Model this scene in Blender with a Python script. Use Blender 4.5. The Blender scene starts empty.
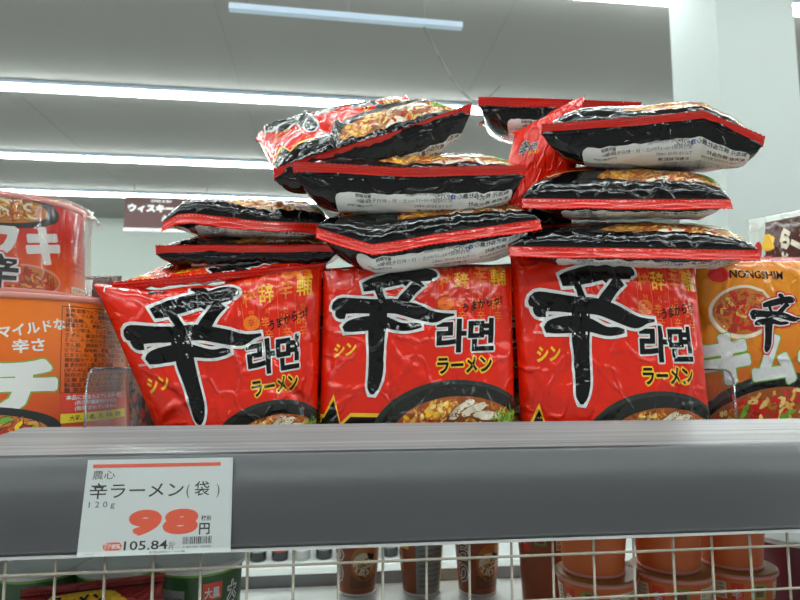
import bpy, bmesh, math, random
import numpy as np
from mathutils import Vector, Matrix
from mathutils.geometry import tessellate_polygon

SC = bpy.context.scene
COL = SC.collection
PI = math.pi

# ------------------------------------------------------------------ camera
CAMZ = 1.45
YAW, PITCH, FPX = math.radians(6.8), math.radians(6.2), 600.0
FWD = np.array([math.sin(YAW)*math.cos(PITCH), math.cos(YAW)*math.cos(PITCH), math.sin(PITCH)])
RGT = np.array([math.cos(YAW), -math.sin(YAW), 0.0])
UPV = np.cross(RGT, FWD)
CAM = np.array([0, 0, CAMZ])

def P(px, py, Y=None, Z=None):
    """world point seen at a photo pixel, at depth Y or height Z (measured from the camera)"""
    d = FWD + RGT*(px-400)/FPX - UPV*(py-300)/FPX
    k = (Y/d[1]) if Y is not None else (Z/d[2])
    return CAM + d*k

cd = bpy.data.cameras.new('camera'); cam = bpy.data.objects.new('camera', cd); COL.objects.link(cam)
cd.sensor_width = 36; cd.lens = FPX*36/800; cd.clip_start = .02
cam.location = CAM
cam.rotation_euler = (math.pi/2+PITCH, 0, -YAW)
cd.dof.use_dof = True; cd.dof.focus_distance = .56; cd.dof.aperture_fstop = 11
SC.camera = cam
SC.view_settings.view_transform = 'Standard'; SC.view_settings.look = 'None'
SC.view_settings.gamma = 1; SC.view_settings.exposure = .8
SC.view_settings.use_curve_mapping = False
SC.cycles.use_denoising = True
SC.cycles.max_bounces = 6
SC.cycles.transparent_max_bounces = 12
SC.cycles.sample_clamp_indirect = 4

# ------------------------------------------------------------------ materials
def lin(c):
    return tuple((x/255/12.92 if x/255 <= .04045 else ((x/255+.055)/1.055)**2.4) for x in c) + (1,)
_M = {}
def new_mat(name):
    m = bpy.data.materials.new(name); m.use_nodes = True
    nt = m.node_tree; b = nt.nodes['Principled BSDF']
    _M[name] = m
    return m, nt, b

def film_bump(nt, b, s=1.0):
    """fine crackle of printed plastic film, laid out in the film's own UV"""
    N, L = nt.nodes, nt.links
    uv = N.new('ShaderNodeUVMap'); uv.uv_map = 'UVMap'
    oi = N.new('ShaderNodeObjectInfo')
    ad = N.new('ShaderNodeVectorMath'); ad.operation = 'ADD'
    mu = N.new('ShaderNodeMath'); mu.operation = 'MULTIPLY'; mu.inputs[1].default_value = 37
    L.new(oi.outputs['Random'], mu.inputs[0])
    L.new(uv.outputs[0], ad.inputs[0]); L.new(mu.outputs[0], ad.inputs[1])
    n1 = N.new('ShaderNodeTexNoise'); n1.inputs['Scale'].default_value = 2.2; n1.inputs['Detail'].default_value = 3
    L.new(ad.outputs[0], n1.inputs['Vector'])
    mx = N.new('ShaderNodeVectorMath'); mx.operation = 'MULTIPLY_ADD'
    mx.inputs[1].default_value = (.5, .5, .5)
    L.new(n1.outputs['Color'], mx.inputs[0]); L.new(ad.outputs[0], mx.inputs[2])
    v = N.new('ShaderNodeTexVoronoi'); v.feature = 'DISTANCE_TO_EDGE'; v.inputs['Scale'].default_value = 2.4
    L.new(mx.outputs[0], v.inputs['Vector'])
    mr = N.new('ShaderNodeMapRange'); mr.inputs[2].default_value = .1; mr.interpolation_type = 'SMOOTHSTEP'
    L.new(v.outputs['Distance'], mr.inputs[0])
    n2 = N.new('ShaderNodeTexNoise'); n2.inputs['Scale'].default_value = 3.0; n2.inputs['Detail'].default_value = 4
    L.new(ad.outputs[0], n2.inputs['Vector'])
    sm = N.new('ShaderNodeMath'); sm.operation = 'MULTIPLY_ADD'; sm.inputs[1].default_value = 1.5
    L.new(n2.outputs[0], sm.inputs[0])
    m2 = N.new('ShaderNodeMath'); m2.operation = 'MULTIPLY'; m2.inputs[1].default_value = -.36
    L.new(mr.outputs[0], m2.inputs[0]); L.new(m2.outputs[0], sm.inputs[2])
    bp = N.new('ShaderNodeBump'); bp.inputs['Strength'].default_value = .9*s; bp.inputs['Distance'].default_value = .0028
    L.new(sm.outputs[0], bp.inputs['Height']); L.new(bp.outputs[0], b.inputs['Normal'])

def film(name, rgb, rough=.22, s=1.0, grad=None):
    m, nt, b = new_mat(name)
    b.inputs['Base Color'].default_value = lin(rgb)
    b.inputs['Roughness'].default_value = rough
    b.inputs['Coat Weight'].default_value = .3; b.inputs['Coat Roughness'].default_value = .06
    if s: film_bump(nt, b, s)
    if grad:                              # printed two-colour blend across the pack
        N, L = nt.nodes, nt.links
        uv = N.new('ShaderNodeUVMap'); uv.uv_map = 'UVMap'
        sp = N.new('ShaderNodeSeparateXYZ'); L.new(uv.outputs[0], sp.inputs[0])
        cr = N.new('ShaderNodeMapRange'); cr.inputs[1].default_value = grad[1]; cr.inputs[2].default_value = grad[2]
        L.new(sp.outputs['Y'], cr.inputs[0])
        mi = N.new('ShaderNodeMix'); mi.data_type = 'RGBA'
        mi.inputs[6].default_value = lin(rgb); mi.inputs[7].default_value = lin(grad[0])
        L.new(cr.outputs[0], mi.inputs[0]); L.new(mi.outputs[2], b.inputs['Base Color'])
    return m

def flat(name, rgb, rough=.5, metal=0, noise=0, nscale=8, stretch=(1, 1, 1), bump=0, coat=0):
    m, nt, b = new_mat(name)
    b.inputs['Base Color'].default_value = lin(rgb)
    b.inputs['Roughness'].default_value = rough; b.inputs['Metallic'].default_value = metal
    b.inputs['Coat Weight'].default_value = coat
    if 'rail' in name: b.inputs['Coat Roughness'].default_value = .3
    if noise or bump:
        N, L = nt.nodes, nt.links
        tc = N.new('ShaderNodeTexCoord'); mp = N.new('ShaderNodeMapping'); mp.inputs['Scale'].default_value = stretch
        L.new(tc.outputs['Object'], mp.inputs[0])
        n = N.new('ShaderNodeTexNoise'); n.inputs['Scale'].default_value = nscale; n.inputs['Detail'].default_value = 5
        L.new(mp.outputs[0], n.inputs['Vector'])
        if noise:
            mi = N.new('ShaderNodeMix'); mi.data_type = 'RGBA'
            a = lin(rgb); mi.inputs[6].default_value = tuple(x*(1-noise) for x in a[:3])+(1,)
            mi.inputs[7].default_value = tuple(min(1, x*(1+noise)) for x in a[:3])+(1,)
            L.new(n.outputs[0], mi.inputs[0]); L.new(mi.outputs[2], b.inputs['Base Color'])
        if bump:
            bp = N.new('ShaderNodeBump'); bp.inputs['Strength'].default_value = .6; bp.inputs['Distance'].default_value = bump
            L.new(n.outputs[0], bp.inputs['Height']); L.new(bp.outputs[0], b.inputs['Normal'])
    return m

def emit(name, rgb, s):
    m, nt, b = new_mat(name)
    b.inputs['Base Color'].default_value = lin(rgb)
    b.inputs['Emission Color'].default_value = lin(rgb); b.inputs['Emission Strength'].default_value = s
    return m

def clear(name, tint=(255, 255, 255), refl=.12, rough=.05, bump=0, haze=0.0):
    """thin clear plastic: see-through with a glossy skin"""
    m, nt, b = new_mat(name); N, L = nt.nodes, nt.links
    N.remove(b); out = N['Material Output']
    t = N.new('ShaderNodeBsdfTransparent'); t.inputs[0].default_value = lin(tint)
    g = N.new('ShaderNodeBsdfGlossy'); g.inputs['Roughness'].default_value = rough
    lw = N.new('ShaderNodeLayerWeight'); lw.inputs[0].default_value = .35
    mr = N.new('ShaderNodeMapRange'); mr.inputs[3].default_value = refl*.5; mr.inputs[4].default_value = min(1, refl*4)
    L.new(lw.outputs['Fresnel'], mr.inputs[0])
    mi = N.new('ShaderNodeMixShader'); L.new(mr.outputs[0], mi.inputs[0]); L.new(t.outputs[0], mi.inputs[1]); L.new(g.outputs[0], mi.inputs[2])
    last = mi
    if haze:
        d = N.new('ShaderNodeBsdfDiffuse'); d.inputs[0].default_value = (.9, .9, .9, 1)
        m2 = N.new('ShaderNodeMixShader'); m2.inputs[0].default_value = haze
        L.new(mi.outputs[0], m2.inputs[1]); L.new(d.outputs[0], m2.inputs[2]); last = m2
    if bump:
        tc = N.new('ShaderNodeTexCoord'); mp = N.new('ShaderNodeMapping'); mp.inputs['Scale'].default_value = (1, 1, .22)
        L.new(tc.outputs['Object'], mp.inputs[0])
        n = N.new('ShaderNodeTexNoise'); n.inputs['Scale'].default_value = 60; n.inputs['Detail'].default_value = 3
        L.new(mp.outputs[0], n.inputs['Vector'])
        bp = N.new('ShaderNodeBump'); bp.inputs['Distance'].default_value = bump; bp.inputs['Strength'].default_value = 1
        L.new(n.outputs[0], bp.inputs['Height']); L.new(bp.outputs[0], g.inputs['Normal'])
        L.new(bp.outputs[0], lw.inputs['Normal'])
    L.new(last.outputs[0], out.inputs[0])
    return m

film('film_red', (230, 34, 4)); film('film_seal', (220, 28, 6), s=.35)
film('ink_black', (10, 10, 12), .12); _M['ink_black'].node_tree.nodes['Principled BSDF'].inputs['Specular IOR Level'].default_value = .35; film('ink_white', (226, 226, 226), .3); film('ink_yellow', (250, 196, 40), .3)
film('ink_orange', (244, 120, 24), .3); film('ink_bowl', (48, 54, 48), .25); film('ink_bowl_in', (34, 36, 32), .25); film('ink_lime', (150, 196, 60), .3); film('ink_broth', (170, 84, 30), .3)
film('ink_noodle', (238, 178, 80), .3); film('ink_noodle_light', (246, 212, 130), .3); film('ink_noodle_dark', (206, 116, 36), .3)
film('ink_chili', (196, 40, 20), .3); film('ink_green', (120, 170, 50), .3); film('ink_green_dark', (60, 104, 36), .3)
film('ink_cream', (240, 228, 204), .3); film('ink_brown', (140, 78, 36), .3); film('ink_label', (228, 226, 224), .4, .5)
film('ink_text', (70, 70, 74), .4); film('ink_blue', (50, 90, 170), .4); film('ink_red', (224, 30, 26), .3)
film('film_orange', (196, 52, 12), grad=((240, 146, 26), .35, 1.25))
film('film_snack', (150, 20, 14)); film('film_brown', (84, 44, 36))
# card / cup inks without crinkle
for k, c in dict(card=(216, 222, 222), red=(226, 62, 34), black=(20, 20, 22), white=(226, 226, 224), orange=(228, 96, 24), yellow=(240, 214, 40),
                 grey=(150, 152, 150), green=(40, 84, 42), lime=(120, 168, 60), purple=(116, 40, 60), brown=(120, 66, 34),
                 broth=(196, 120, 50), noodle=(226, 158, 66), noodle_dark=(190, 84, 30), bowl=(36, 40, 40), pink=(226, 150, 140),
                 chili=(186, 44, 22), cream=(236, 222, 190), text=(70, 34, 20), card_orange=(232, 84, 46)).items():
    flat('p_'+k, c, .4, coat=.3)
flat('p_label_green', (60, 66, 62), .4)
m_, nt_, b_ = new_mat('cup_orange')
b_.inputs['Roughness'].default_value = .35; b_.inputs['Coat Weight'].default_value = .5
uv_ = nt_.nodes.new('ShaderNodeUVMap'); uv_.uv_map = 'UVMap'; sp_ = nt_.nodes.new('ShaderNodeSeparateXYZ')
nt_.links.new(uv_.outputs[0], sp_.inputs[0])
cr_ = nt_.nodes.new('ShaderNodeValToRGB'); nt_.links.new(sp_.outputs['Y'], cr_.inputs[0])
cr_.color_ramp.elements[0].color = lin((196, 40, 14)); cr_.color_ramp.elements[0].position = .1
cr_.color_ramp.elements[1].color = lin((240, 120, 26)); cr_.color_ramp.elements[1].position = .85
nt_.links.new(cr_.outputs[0], b_.inputs['Base Color'])
m_, nt_, b_ = new_mat('cup_red')
b_.inputs['Roughness'].default_value = .35; b_.inputs['Coat Weight'].default_value = .5
uv_ = nt_.nodes.new('ShaderNodeUVMap'); uv_.uv_map = 'UVMap'; sp_ = nt_.nodes.new('ShaderNodeSeparateXYZ')
nt_.links.new(uv_.outputs[0], sp_.inputs[0])
cr_ = nt_.nodes.new('ShaderNodeValToRGB'); nt_.links.new(sp_.outputs['Y'], cr_.inputs[0])
cr_.color_ramp.elements[0].color = lin((236, 110, 26)); cr_.color_ramp.elements[0].position = .05
cr_.color_ramp.elements[1].color = lin((208, 34, 18)); cr_.color_ramp.elements[1].position = .6
nt_.links.new(cr_.outputs[0], b_.inputs['Base Color'])

# ------------------------------------------------------------------ scene helpers
def tag(o, label=None, cat=None, group=None, kind=None):
    if label: o['label'] = label
    if cat: o['category'] = cat
    if group: o['group'] = group
    if kind: o['kind'] = kind
    return o
def empty(name, loc):
    o = bpy.data.objects.new(name, None); o.empty_display_size = .02; COL.objects.link(o); o.location = tuple(loc); return o
def mesh_obj(name, verts, faces, mats, midx=None, uvs=None, parent=None, smooth=True):
    verts = np.asarray(verts, float)
    if parent is not None: verts = verts - np.array(parent.get('_w', tuple(parent.location)))
    me = bpy.data.meshes.new(name); me.from_pydata(verts.tolist(), [], [tuple(f) for f in faces])
    for m in mats: me.materials.append(_M[m] if isinstance(m, str) else m)
    if midx is not None: me.polygons.foreach_set('material_index', np.asarray(midx, dtype=np.int32))
    if smooth: me.polygons.foreach_set('use_smooth', np.ones(len(me.polygons), dtype=bool))
    if uvs is not None:
        ul = me.uv_layers.new(name='UVMap'); li = np.zeros(len(me.loops), dtype=np.int32); me.loops.foreach_get('vertex_index', li)
        ul.data.foreach_set('uv', np.asarray(uvs, float)[li].ravel())
    me.update()
    o = bpy.data.objects.new(name, me); COL.objects.link(o)
    if parent is not None: o.parent = parent
    return o
class MB:
    def __init__(s): s.v = []; s.f = []; s.m = []
    def add(s, v, f, mi=0):
        n = len(s.v); s.v += [tuple(p) for p in v]; s.f += [tuple(i+n for i in q) for q in f]; s.m += [mi]*len(f); return s
    def box(s, lo, hi, mi=0):
        x0, y0, z0 = lo; x1, y1, z1 = hi
        v = [(x0,y0,z0),(x1,y0,z0),(x1,y1,z0),(x0,y1,z0),(x0,y0,z1),(x1,y0,z1),(x1,y1,z1),(x0,y1,z1)]
        return s.add(v, [(3,2,1,0),(4,5,6,7),(0,1,5,4),(1,2,6,5),(2,3,7,6),(3,0,4,7)], mi)
    def tube(s, a, b, r, n=8, mi=0, r2=None):
        a, b = Vector(a), Vector(b); d = (b-a).normalized(); q = d.orthogonal().normalized(); w = d.cross(q); r2 = r if r2 is None else r2
        v = []
        for c, rr in ((a, r), (b, r2)):
            for i in range(n):
                t = 2*PI*i/n; v.append(c+q*rr*math.cos(t)+w*rr*math.sin(t))
        f = [(i, (i+1) % n, n+(i+1) % n, n+i) for i in range(n)]+[tuple(range(n))[::-1], tuple(range(n, 2*n))]
        return s.add(v, f, mi)
    def extrude_x(s, prof, x0, x1, mi=0):
        n = len(prof); v = [(x0, y, z) for y, z in prof]+[(x1, y, z) for y, z in prof]
        f = [(i, i+n, (i+1) % n+n, (i+1) % n) for i in range(n)]+[tuple(range(n)), tuple(range(n, 2*n))[::-1]]
        return s.add(v, f, mi)
    def obj(s, name, mats, parent=None, smooth=False):
        return mesh_obj(name, s.v, s.f, mats, s.m, None, parent, smooth)

# ------------------------------------------------------------------ print artwork (2-D shapes in mm, later laid on a surface)
_tc = {}
def text_shape(s, off, res=2):
    k = (s, off, res)
    if k not in _tc:
        c = bpy.data.curves.new('t', 'FONT'); c.body = s; c.size = 1; c.resolution_u = res; c.offset = off
        o = bpy.data.objects.new('t', c); COL.objects.link(o); bpy.context.view_layer.update()
        m = o.to_mesh(); vs = np.array([(v.co.x, v.co.y) for v in m.vertices]).reshape(-1, 2); fs = [tuple(p.vertices) for p in m.polygons]
        o.to_mesh_clear(); bpy.data.objects.remove(o); bpy.data.curves.remove(c)
        _tc[k] = (vs, fs)
    return _tc[k]
class Art:
    def __init__(s, W, H, nx, ny):
        s.W, s.H, s.nx, s.ny = W, H, nx, ny; s.p = []; s.mats = []; s.done = None
    def mi(s, m):
        if m not in s.mats: s.mats.append(m)
        return s.mats.index(m)
    def raw(s, vs, fs, m, L): s.p.append((np.asarray(vs, float), fs, s.mi(m), L))
    def poly(s, pts, m, L):
        t = tessellate_polygon([[Vector((x, y, 0)) for x, y in pts]])
        s.raw(pts, [tuple(q) for q in t], m, L)
    def rect(s, x0, y0, x1, y1, m, L): s.raw([(x0,y0),(x1,y0),(x1,y1),(x0,y1)], [(0,1,2,3)], m, L)
    def ell(s, cx, cy, rx, ry, m, L, n=28, rot=0, a0=0, a1=2*PI, jit=0, rnd=None):
        pts = []
        for i in range(n):
            a = a0+(a1-a0)*i/(n if a1-a0 > 6.2 else n-1); k = 1+(rnd.uniform(-jit, jit) if rnd else 0)
            x, y = rx*k*math.cos(a), ry*k*math.sin(a); pts.append((cx+x*math.cos(rot)-y*math.sin(rot), cy+x*math.sin(rot)+y*math.cos(rot)))
        s.poly(pts, m, L)
    def stroke(s, pts, m, L, grow=0, w=None, cap=True, sub=4):
        """variable width ribbon: pts (x, y, halfwidth)"""
        p = [(q[0], q[1], (q[2] if len(q) > 2 else w)+grow) for q in pts]
        if grow and cap:
            a, b = np.array(p[0][:2]), np.array(p[1][:2]); d = (a-b)/max(1e-6, np.linalg.norm(a-b)); p[0] = (*(a+d*grow), p[0][2])
            a, b = np.array(p[-1][:2]), np.array(p[-2][:2]); d = (a-b)/max(1e-6, np.linalg.norm(a-b)); p[-1] = (*(a+d*grow), p[-1][2])
        P_ = np.array(p); n = len(P_)
        if n > 2 and sub > 1:
            Q = []
            for i in range(n-1):
                p0, p1, p2, p3 = P_[max(0, i-1)], P_[i], P_[i+1], P_[min(n-1, i+2)]
                for k in range(sub):
                    t = k/sub
                    Q.append(.5*((2*p1)+(-p0+p2)*t+(2*p0-5*p1+4*p2-p3)*t*t+(-p0+3*p1-3*p2+p3)*t**3))
            Q.append(P_[-1]); P_ = np.array(Q); n = len(P_)
        T = np.gradient(P_[:, :2], axis=0); T /= np.maximum(1e-6, np.linalg.norm(T, axis=1))[:, None]
        N = np.stack([-T[:, 1], T[:, 0]], 1); w_ = np.maximum(.05, P_[:, 2:3])
        V = np.concatenate([P_[:, :2]+N*w_, P_[:, :2]-N*w_]); F = [(i, i+1, n+i+1, n+i) for i in range(n-1)]
        s.raw(V, F, m, L)
    def text(s, t, x, y, size, m, L, off=0, rot=0, sx=1, shear=0, align='l', res=2, width=None, flip=False):
        vs, fs = text_shape(t, off, res); v = vs.copy()
        v0 = text_shape(t, 0, res)[0]; w = v0[:, 0].max()-v0[:, 0].min()
        if width: sx = width/(w*size)
        v[:, 0] -= v0[:, 0].min()
        if align == 'c': v[:, 0] -= w/2
        v[:, 0] += v[:, 1]*shear; v[:, 0] *= sx; v *= size
        if flip: v = -v
        c, d = math.cos(rot), math.sin(rot)
        v = np.stack([v[:, 0]*c-v[:, 1]*d+x, v[:, 0]*d+v[:, 1]*c+y], 1)
        s.raw(v, fs, m, L)
    def halo(s, t, x, y, size, m, L, r, off=.02, n=10, **k):
        s.text(t, x, y, size, m, L, off=off, **k)
        for i in range(n):
            a = 2*PI*i/n; s.text(t, x+r*math.cos(a), y+r*math.sin(a), size, m, L-(i+1)*.9/n, off=off, **k)
    def finish(s):
        """cut every shape along the panel's mesh lines so that it can follow its folds"""
        if s.done: return s.done
        V = []; F = []; M = []; LY = []; n0 = 0
        gx = np.linspace(0, s.W, s.nx+1); gy = np.linspace(0, s.H, s.ny+1)
        for vs, fs, mi, L in s.p:
            lo, hi = vs.min(0), vs.max(0)
            if hi[0] < 0 or hi[1] < 0 or lo[0] > s.W or lo[1] > s.H: continue
            bm = bmesh.new(); bv = [bm.verts.new((x, y, 0)) for x, y in vs]
            for f in fs:
                try: bm.faces.new([bv[i] for i in f])
                except ValueError: pass
            for ax, g, W in ((0, gx, s.W), (1, gy, s.H)):
                no = (1, 0, 0) if ax == 0 else (0, 1, 0)
                for k, q in enumerate(g):
                    if (lo[ax] < q < hi[ax]):
                        co = (q, 0, 0) if ax == 0 else (0, q, 0)
                        bmesh.ops.bisect_plane(bm, geom=bm.verts[:]+bm.edges[:]+bm.faces[:], dist=1e-5, plane_co=co, plane_no=no,
                                               clear_outer=(k == len(g)-1), clear_inner=(k == 0))
            bm.verts.index_update(); bm.verts.ensure_lookup_table()
            if len(bm.faces):
                V.append(np.array([(v.co.x, v.co.y) for v in bm.verts])); LY.append(np.full(len(bm.verts), L, float))
                for f in bm.faces: F.append(tuple(v.index+n0 for v in f.verts)); M.append(mi)
                n0 += len(bm.verts)
            bm.free()
        if V: V = np.concatenate(V); LY = np.concatenate(LY)
        else: V = np.zeros((0, 2)); LY = np.zeros(0)
        s.done = (V, LY, F, M); return s.done

def grid(W, H, nx, ny):
    x, y = np.meshgrid(np.linspace(0, W, nx+1), np.linspace(0, H, ny+1)); V = np.stack([x.ravel(), y.ravel()], 1)
    f = [(j*(nx+1)+i, j*(nx+1)+i+1, (j+1)*(nx+1)+i+1, (j+1)*(nx+1)+i) for j in range(ny) for i in range(nx)]
    return V, f

def panel(name, art, base, surf, parent, lay=.00013, flipf=False):
    """one mesh: the base film plus its printing, laid on surf(XY)->xyz"""
    g, gf = grid(art.W, art.H, art.nx, art.ny)
    V, LY, F, M = art.finish()
    A = np.concatenate([g, V]); L = np.concatenate([np.zeros(len(g)), LY])
    p = surf(A); e = .4
    du = surf(A+[e, 0])-surf(A-[e, 0]); dv = surf(A+[0, e])-surf(A-[0, e])
    n = np.cross(du, dv); n /= np.maximum(1e-9, np.linalg.norm(n, axis=1))[:, None]
    if flipf: n = -n
    p = p+n*(L*lay)[:, None]
    faces = gf+[tuple(i+len(g) for i in f) for f in F]
    if flipf: faces = [f[::-1] for f in faces]
    return mesh_obj(name, p, faces, [base]+art.mats, [0]*len(gf)+[m+1 for m in M], A/100, parent)

# ------------------------------------------------------------------ the red bag's artwork
BW, BH, NX, NY = 205, 185, 92, 84
def X_(cx): return (cx-37)*.322
def Y_(cy): return 34.4+(575-cy)*.2893

def noodles(A, rnd, cx, cy, rx, ry, n, L, mats, w=1.3, ln=12):
    for i in range(n):
        a, r = rnd.uniform(0, 2*PI), math.sqrt(rnd.random())*.93
        x, y = cx+rx*r*math.cos(a), cy+ry*r*math.sin(a); d = rnd.uniform(0, 2*PI); pts = []
        for k in range(6):
            if ((x-cx)/rx)**2+((y-cy)/ry)**2 > .96: break
            pts.append((x, y)); d += rnd.uniform(-.9, .9); x += math.cos(d)*ln/6; y += math.sin(d)*ln/7
        if len(pts) > 2:
            A.stroke(pts, 'p_bowl' if mats[0].startswith('p_') else 'ink_brown', L, w=w*1.45, sub=2)
            A.stroke(pts, rnd.choice(mats), L+.6+.3*rnd.random(), w=w, sub=2)

def bowl(A, seed, cx=138, cy=22, rx=88, ry=50, z=1):
    r = random.Random(seed)
    A.ell(cx, cy, rx, ry, 'ink_bowl', z, 60)
    A.ell(cx+1, cy+1, rx*.93, ry*.9, 'ink_bowl_in', z+.5, 60)
    ncx, ncy, nrx, nry = cx+3, cy, 70, 36
    A.ell(ncx, ncy, nrx, nry, 'ink_broth', z+1, 44)
    noodles(A, r, ncx, ncy, nrx, nry, 240, z+1.5, ['ink_noodle', 'ink_noodle', 'ink_noodle_light', 'ink_noodle', 'ink_noodle_dark', 'ink_noodle_dark', 'ink_chili'], 1.15, 15)
    for i in range(34):
        a = r.uniform(1.75, 3.0); q = r.uniform(.6, .93)
        x, y = ncx+nrx*q*math.cos(a), ncy+nry*q*math.sin(a); t = r.uniform(0, 3)
        A.ell(x, y, 4.2, 2.7, 'ink_noodle_dark', z+3+i*.01, 12, t); A.ell(x-.3, y+.6, 3.2, 1.8, r.choice(['ink_noodle', 'ink_noodle_light', 'ink_yellow']), z+3.4+i*.01, 12, t)
    for k, (x, y, a, b, t) in enumerate(((cx+4, cy+24, 17, 5.5, .55), (cx+17, cy+24, 16, 5, .35), (cx+31, cy+19, 17, 4.8, -.05), (cx-6, cy-2, 14, 6, .1), (cx+34, cy-4, 13, 5, -.3))):
        q = z+4+k*.12
        A.ell(x, y, a, b, 'ink_brown', q, 22, t, jit=.08, rnd=r); A.ell(x+.5, y+.7, a*.88, b*.78, 'ink_cream', q+.05, 22, t, jit=.08, rnd=r)
        A.ell(x-2, y+1, a*.6, b*.5, 'ink_cream', q+.09, 14, t, jit=.1, rnd=r)
    A.ell(cx-28, cy-4, 14, 7, 'ink_brown', z+4, 22, .1, jit=.05, rnd=r)
    for i in range(18): A.ell(cx-28+r.uniform(-11, 11), cy-4+r.uniform(-5, 5), 1.6, 1, 'ink_noodle_dark', z+4.5, 7)
    for i in range(64):
        x, y = cx+54+r.gauss(0, 6.5), cy+14+r.gauss(0, 4); a = r.uniform(-.4, 2.2); l = r.uniform(3, 8)
        A.stroke([(x, y, .5), (x+l*.5*math.cos(a)+r.uniform(-1, 1), y+l*.5*math.sin(a), 1), (x+l*math.cos(a), y+l*math.sin(a), .3)], r.choice(['ink_green', 'ink_green', 'ink_lime', 'ink_green_dark']), z+5+r.random()*.5, sub=2)
    for i in range(9):
        A.ell(cx+r.uniform(-20, 50), cy+r.uniform(-10, 16), 3.8, 1.5, 'ink_chili', z+4.6, 10, r.uniform(0, 3))
    A.poly([(-3, -3), (BW+3, -3), (BW+3, 17)]+[(BW-i*BW/16, 18-5*math.sin(i/16*PI)+13*i/16) for i in range(1, 16)]+[(-3, 34)], 'ink_black', z+7)

def shin_strokes():
    S = []
    rr = random.Random(5)
    def st(*p): S.append([(X_(x), Y_(84+(y-62)*.955), w*.325*rr.uniform(.93, 1.07)) for x, y, w in p])
    st((276, 64, 7), (292, 66, 14), (304, 84, 17), (300, 110, 18), (290, 130, 14))                              # top dot
    st((163, 140, 12), (190, 132, 19), (250, 117, 21), (310, 103, 19), (360, 98, 22), (392, 104, 15), (398, 112, 5))   # first bar
    st((208, 130, 14), (218, 165, 11), (228, 195, 11))                                            # left foot
    st((350, 125, 18), (325, 150, 16), (293, 186, 17), (265, 215, 14))                            # right foot
    st((80, 215, 10), (90, 200, 22), (140, 200, 22), (200, 204, 19), (270, 206, 21), (330, 222, 20), (390, 242, 17), (430, 238, 7), (457, 236, 3))  # long bar
    st((84, 212, 8), (92, 225, 14), (110, 232, 8))
    st((104, 276, 7), (125, 266, 17), (180, 258, 19), (230, 256, 17), (290, 272, 11), (330, 270, 10), (352, 270, 4))  # third bar
    st((216, 190, 22), (212, 240, 26), (208, 300, 25), (208, 360, 24), (206, 420, 23), (198, 462, 18), (196, 482, 5))  # stem
    return S
shin_i = [0]
def shin_glyph(A, fx, fy, sc, L, out=2.5, c1='ink_black', c2='ink_white', cs=None):
    for st in shin_strokes():
        p = [(fx+(x-77)*sc, fy+(y-112)*sc, w*sc) for x, y, w in st]
        k = shin_i[0] = (shin_i[0]+1) % 8
        A.stroke(p, c2, L+k*.08, grow=out*sc)
        A.stroke(p, c1, L+1+k*.08)

def shin_art():
    A = Art(BW, BH, NX, NY); r = random.Random(4)
    # kanji pattern block
    for k, (cx, ch, sz) in enumerate(((412, '梓', 50), (462, '辞', 54), (525, '辛', 56), (585, '輔', 62))):
        for j, cy in enumerate((165 - k*4, 232)):
            A.text(ch if j == 0 else '辣辛椒辞'[k], X_(cx), Y_(cy), sz*.302*(1 if j == 0 else .6), 'ink_yellow' if k in (1, 3) and j == 0 else 'ink_orange', 1, off=.012)
        A.text('쌀辛'[k % 2], X_(cx+8), Y_(105-k*3), 9, 'ink_orange', 1)
        A.text('맵시씬맛'[k], X_(cx+14), Y_(198), 6.5, 'ink_orange', 1)
        A.rect(X_(cx-6), Y_(290), X_(cx-4.6), Y_(75), 'ink_orange', 1)
        A.text('辛', X_(cx+8), Y_(268), 10, 'ink_orange', 1)
    for cx, cy in ((560, 88), (608, 96), (430, 215)):
        A.ell(X_(cx), Y_(cy), 8.5, 6, 'ink_orange', 1, 20); A.text('辛', X_(cx)-3.6, Y_(cy)-2.8, 7.6, 'film_red', 2)
    A.rect(X_(660), Y_(290), X_(661), Y_(75), 'ink_orange', 1)
    # yellow zig-zag over the black foot band
    zz = [(-40, 545), (50, 547), (78, 487), (101, 572), (131, 543), (260, 546), (330, 548), (720, 548)]
    A.poly([(X_(x), Y_(y)+1.2) for x, y in zz]+[(X_(760), -5), (X_(-40), -5)], 'ink_yellow', 1)
    A.poly([(X_(x), Y_(y+(7 if y > 500 else 14))) for x, y in zz]+[(X_(760), -5), (X_(-40), -5)], 'ink_black', 1.6)
    bowl(A, 9, z=2.2)
    A.text('うまからっ!', X_(487), Y_(244), 9.3, 'ink_black', 3, off=.025, rot=.2, shear=.15, sx=.95)
    A.halo('라면', X_(402), Y_(354), 30, 'ink_white', 3, 1.7, off=.03, rot=.02, shear=.05, sx=1.2)
    A.text('라면', X_(402), Y_(354), 30, 'ink_black', 4, off=.035, rot=.02, shear=.05, sx=1.2)
    A.halo('ラーメン', X_(405), Y_(424), 16.2, 'ink_yellow', 3, 1.5, off=.03, rot=.02, shear=-.05, sx=.93)
    A.text('ラーメン', X_(405), Y_(424), 16.2, 'ink_black', 4, off=.03, rot=.02, shear=-.05, sx=.93)
    A.text('シン', X_(77), Y_(370), 13.5, 'ink_yellow', 3, off=.04, rot=.08, shear=.2, sx=.85)
    shin_glyph(A, 77, 112, 1, 4.5)
    # maker's oval mark
    lx, ly = X_(105), 176
    A.stroke([(lx-14, ly-4, .5), (lx-10, ly+3, .6), (lx, ly+5, .6), (lx+11, ly+3, .6), (lx+15, ly-4, .4)], 'ink_white', 3)
    A.ell(lx+2, ly, 4.2, 2.2, 'ink_white', 3, 20)
    A.text('農心', lx+20, ly-3, 8, 'ink_black', 3, off=.03)
    A.text('NONGSHIM', X_(75), Y_(298), 2.6, 'ink_white', 3)
    return A
SHIN = shin_art()

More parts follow.
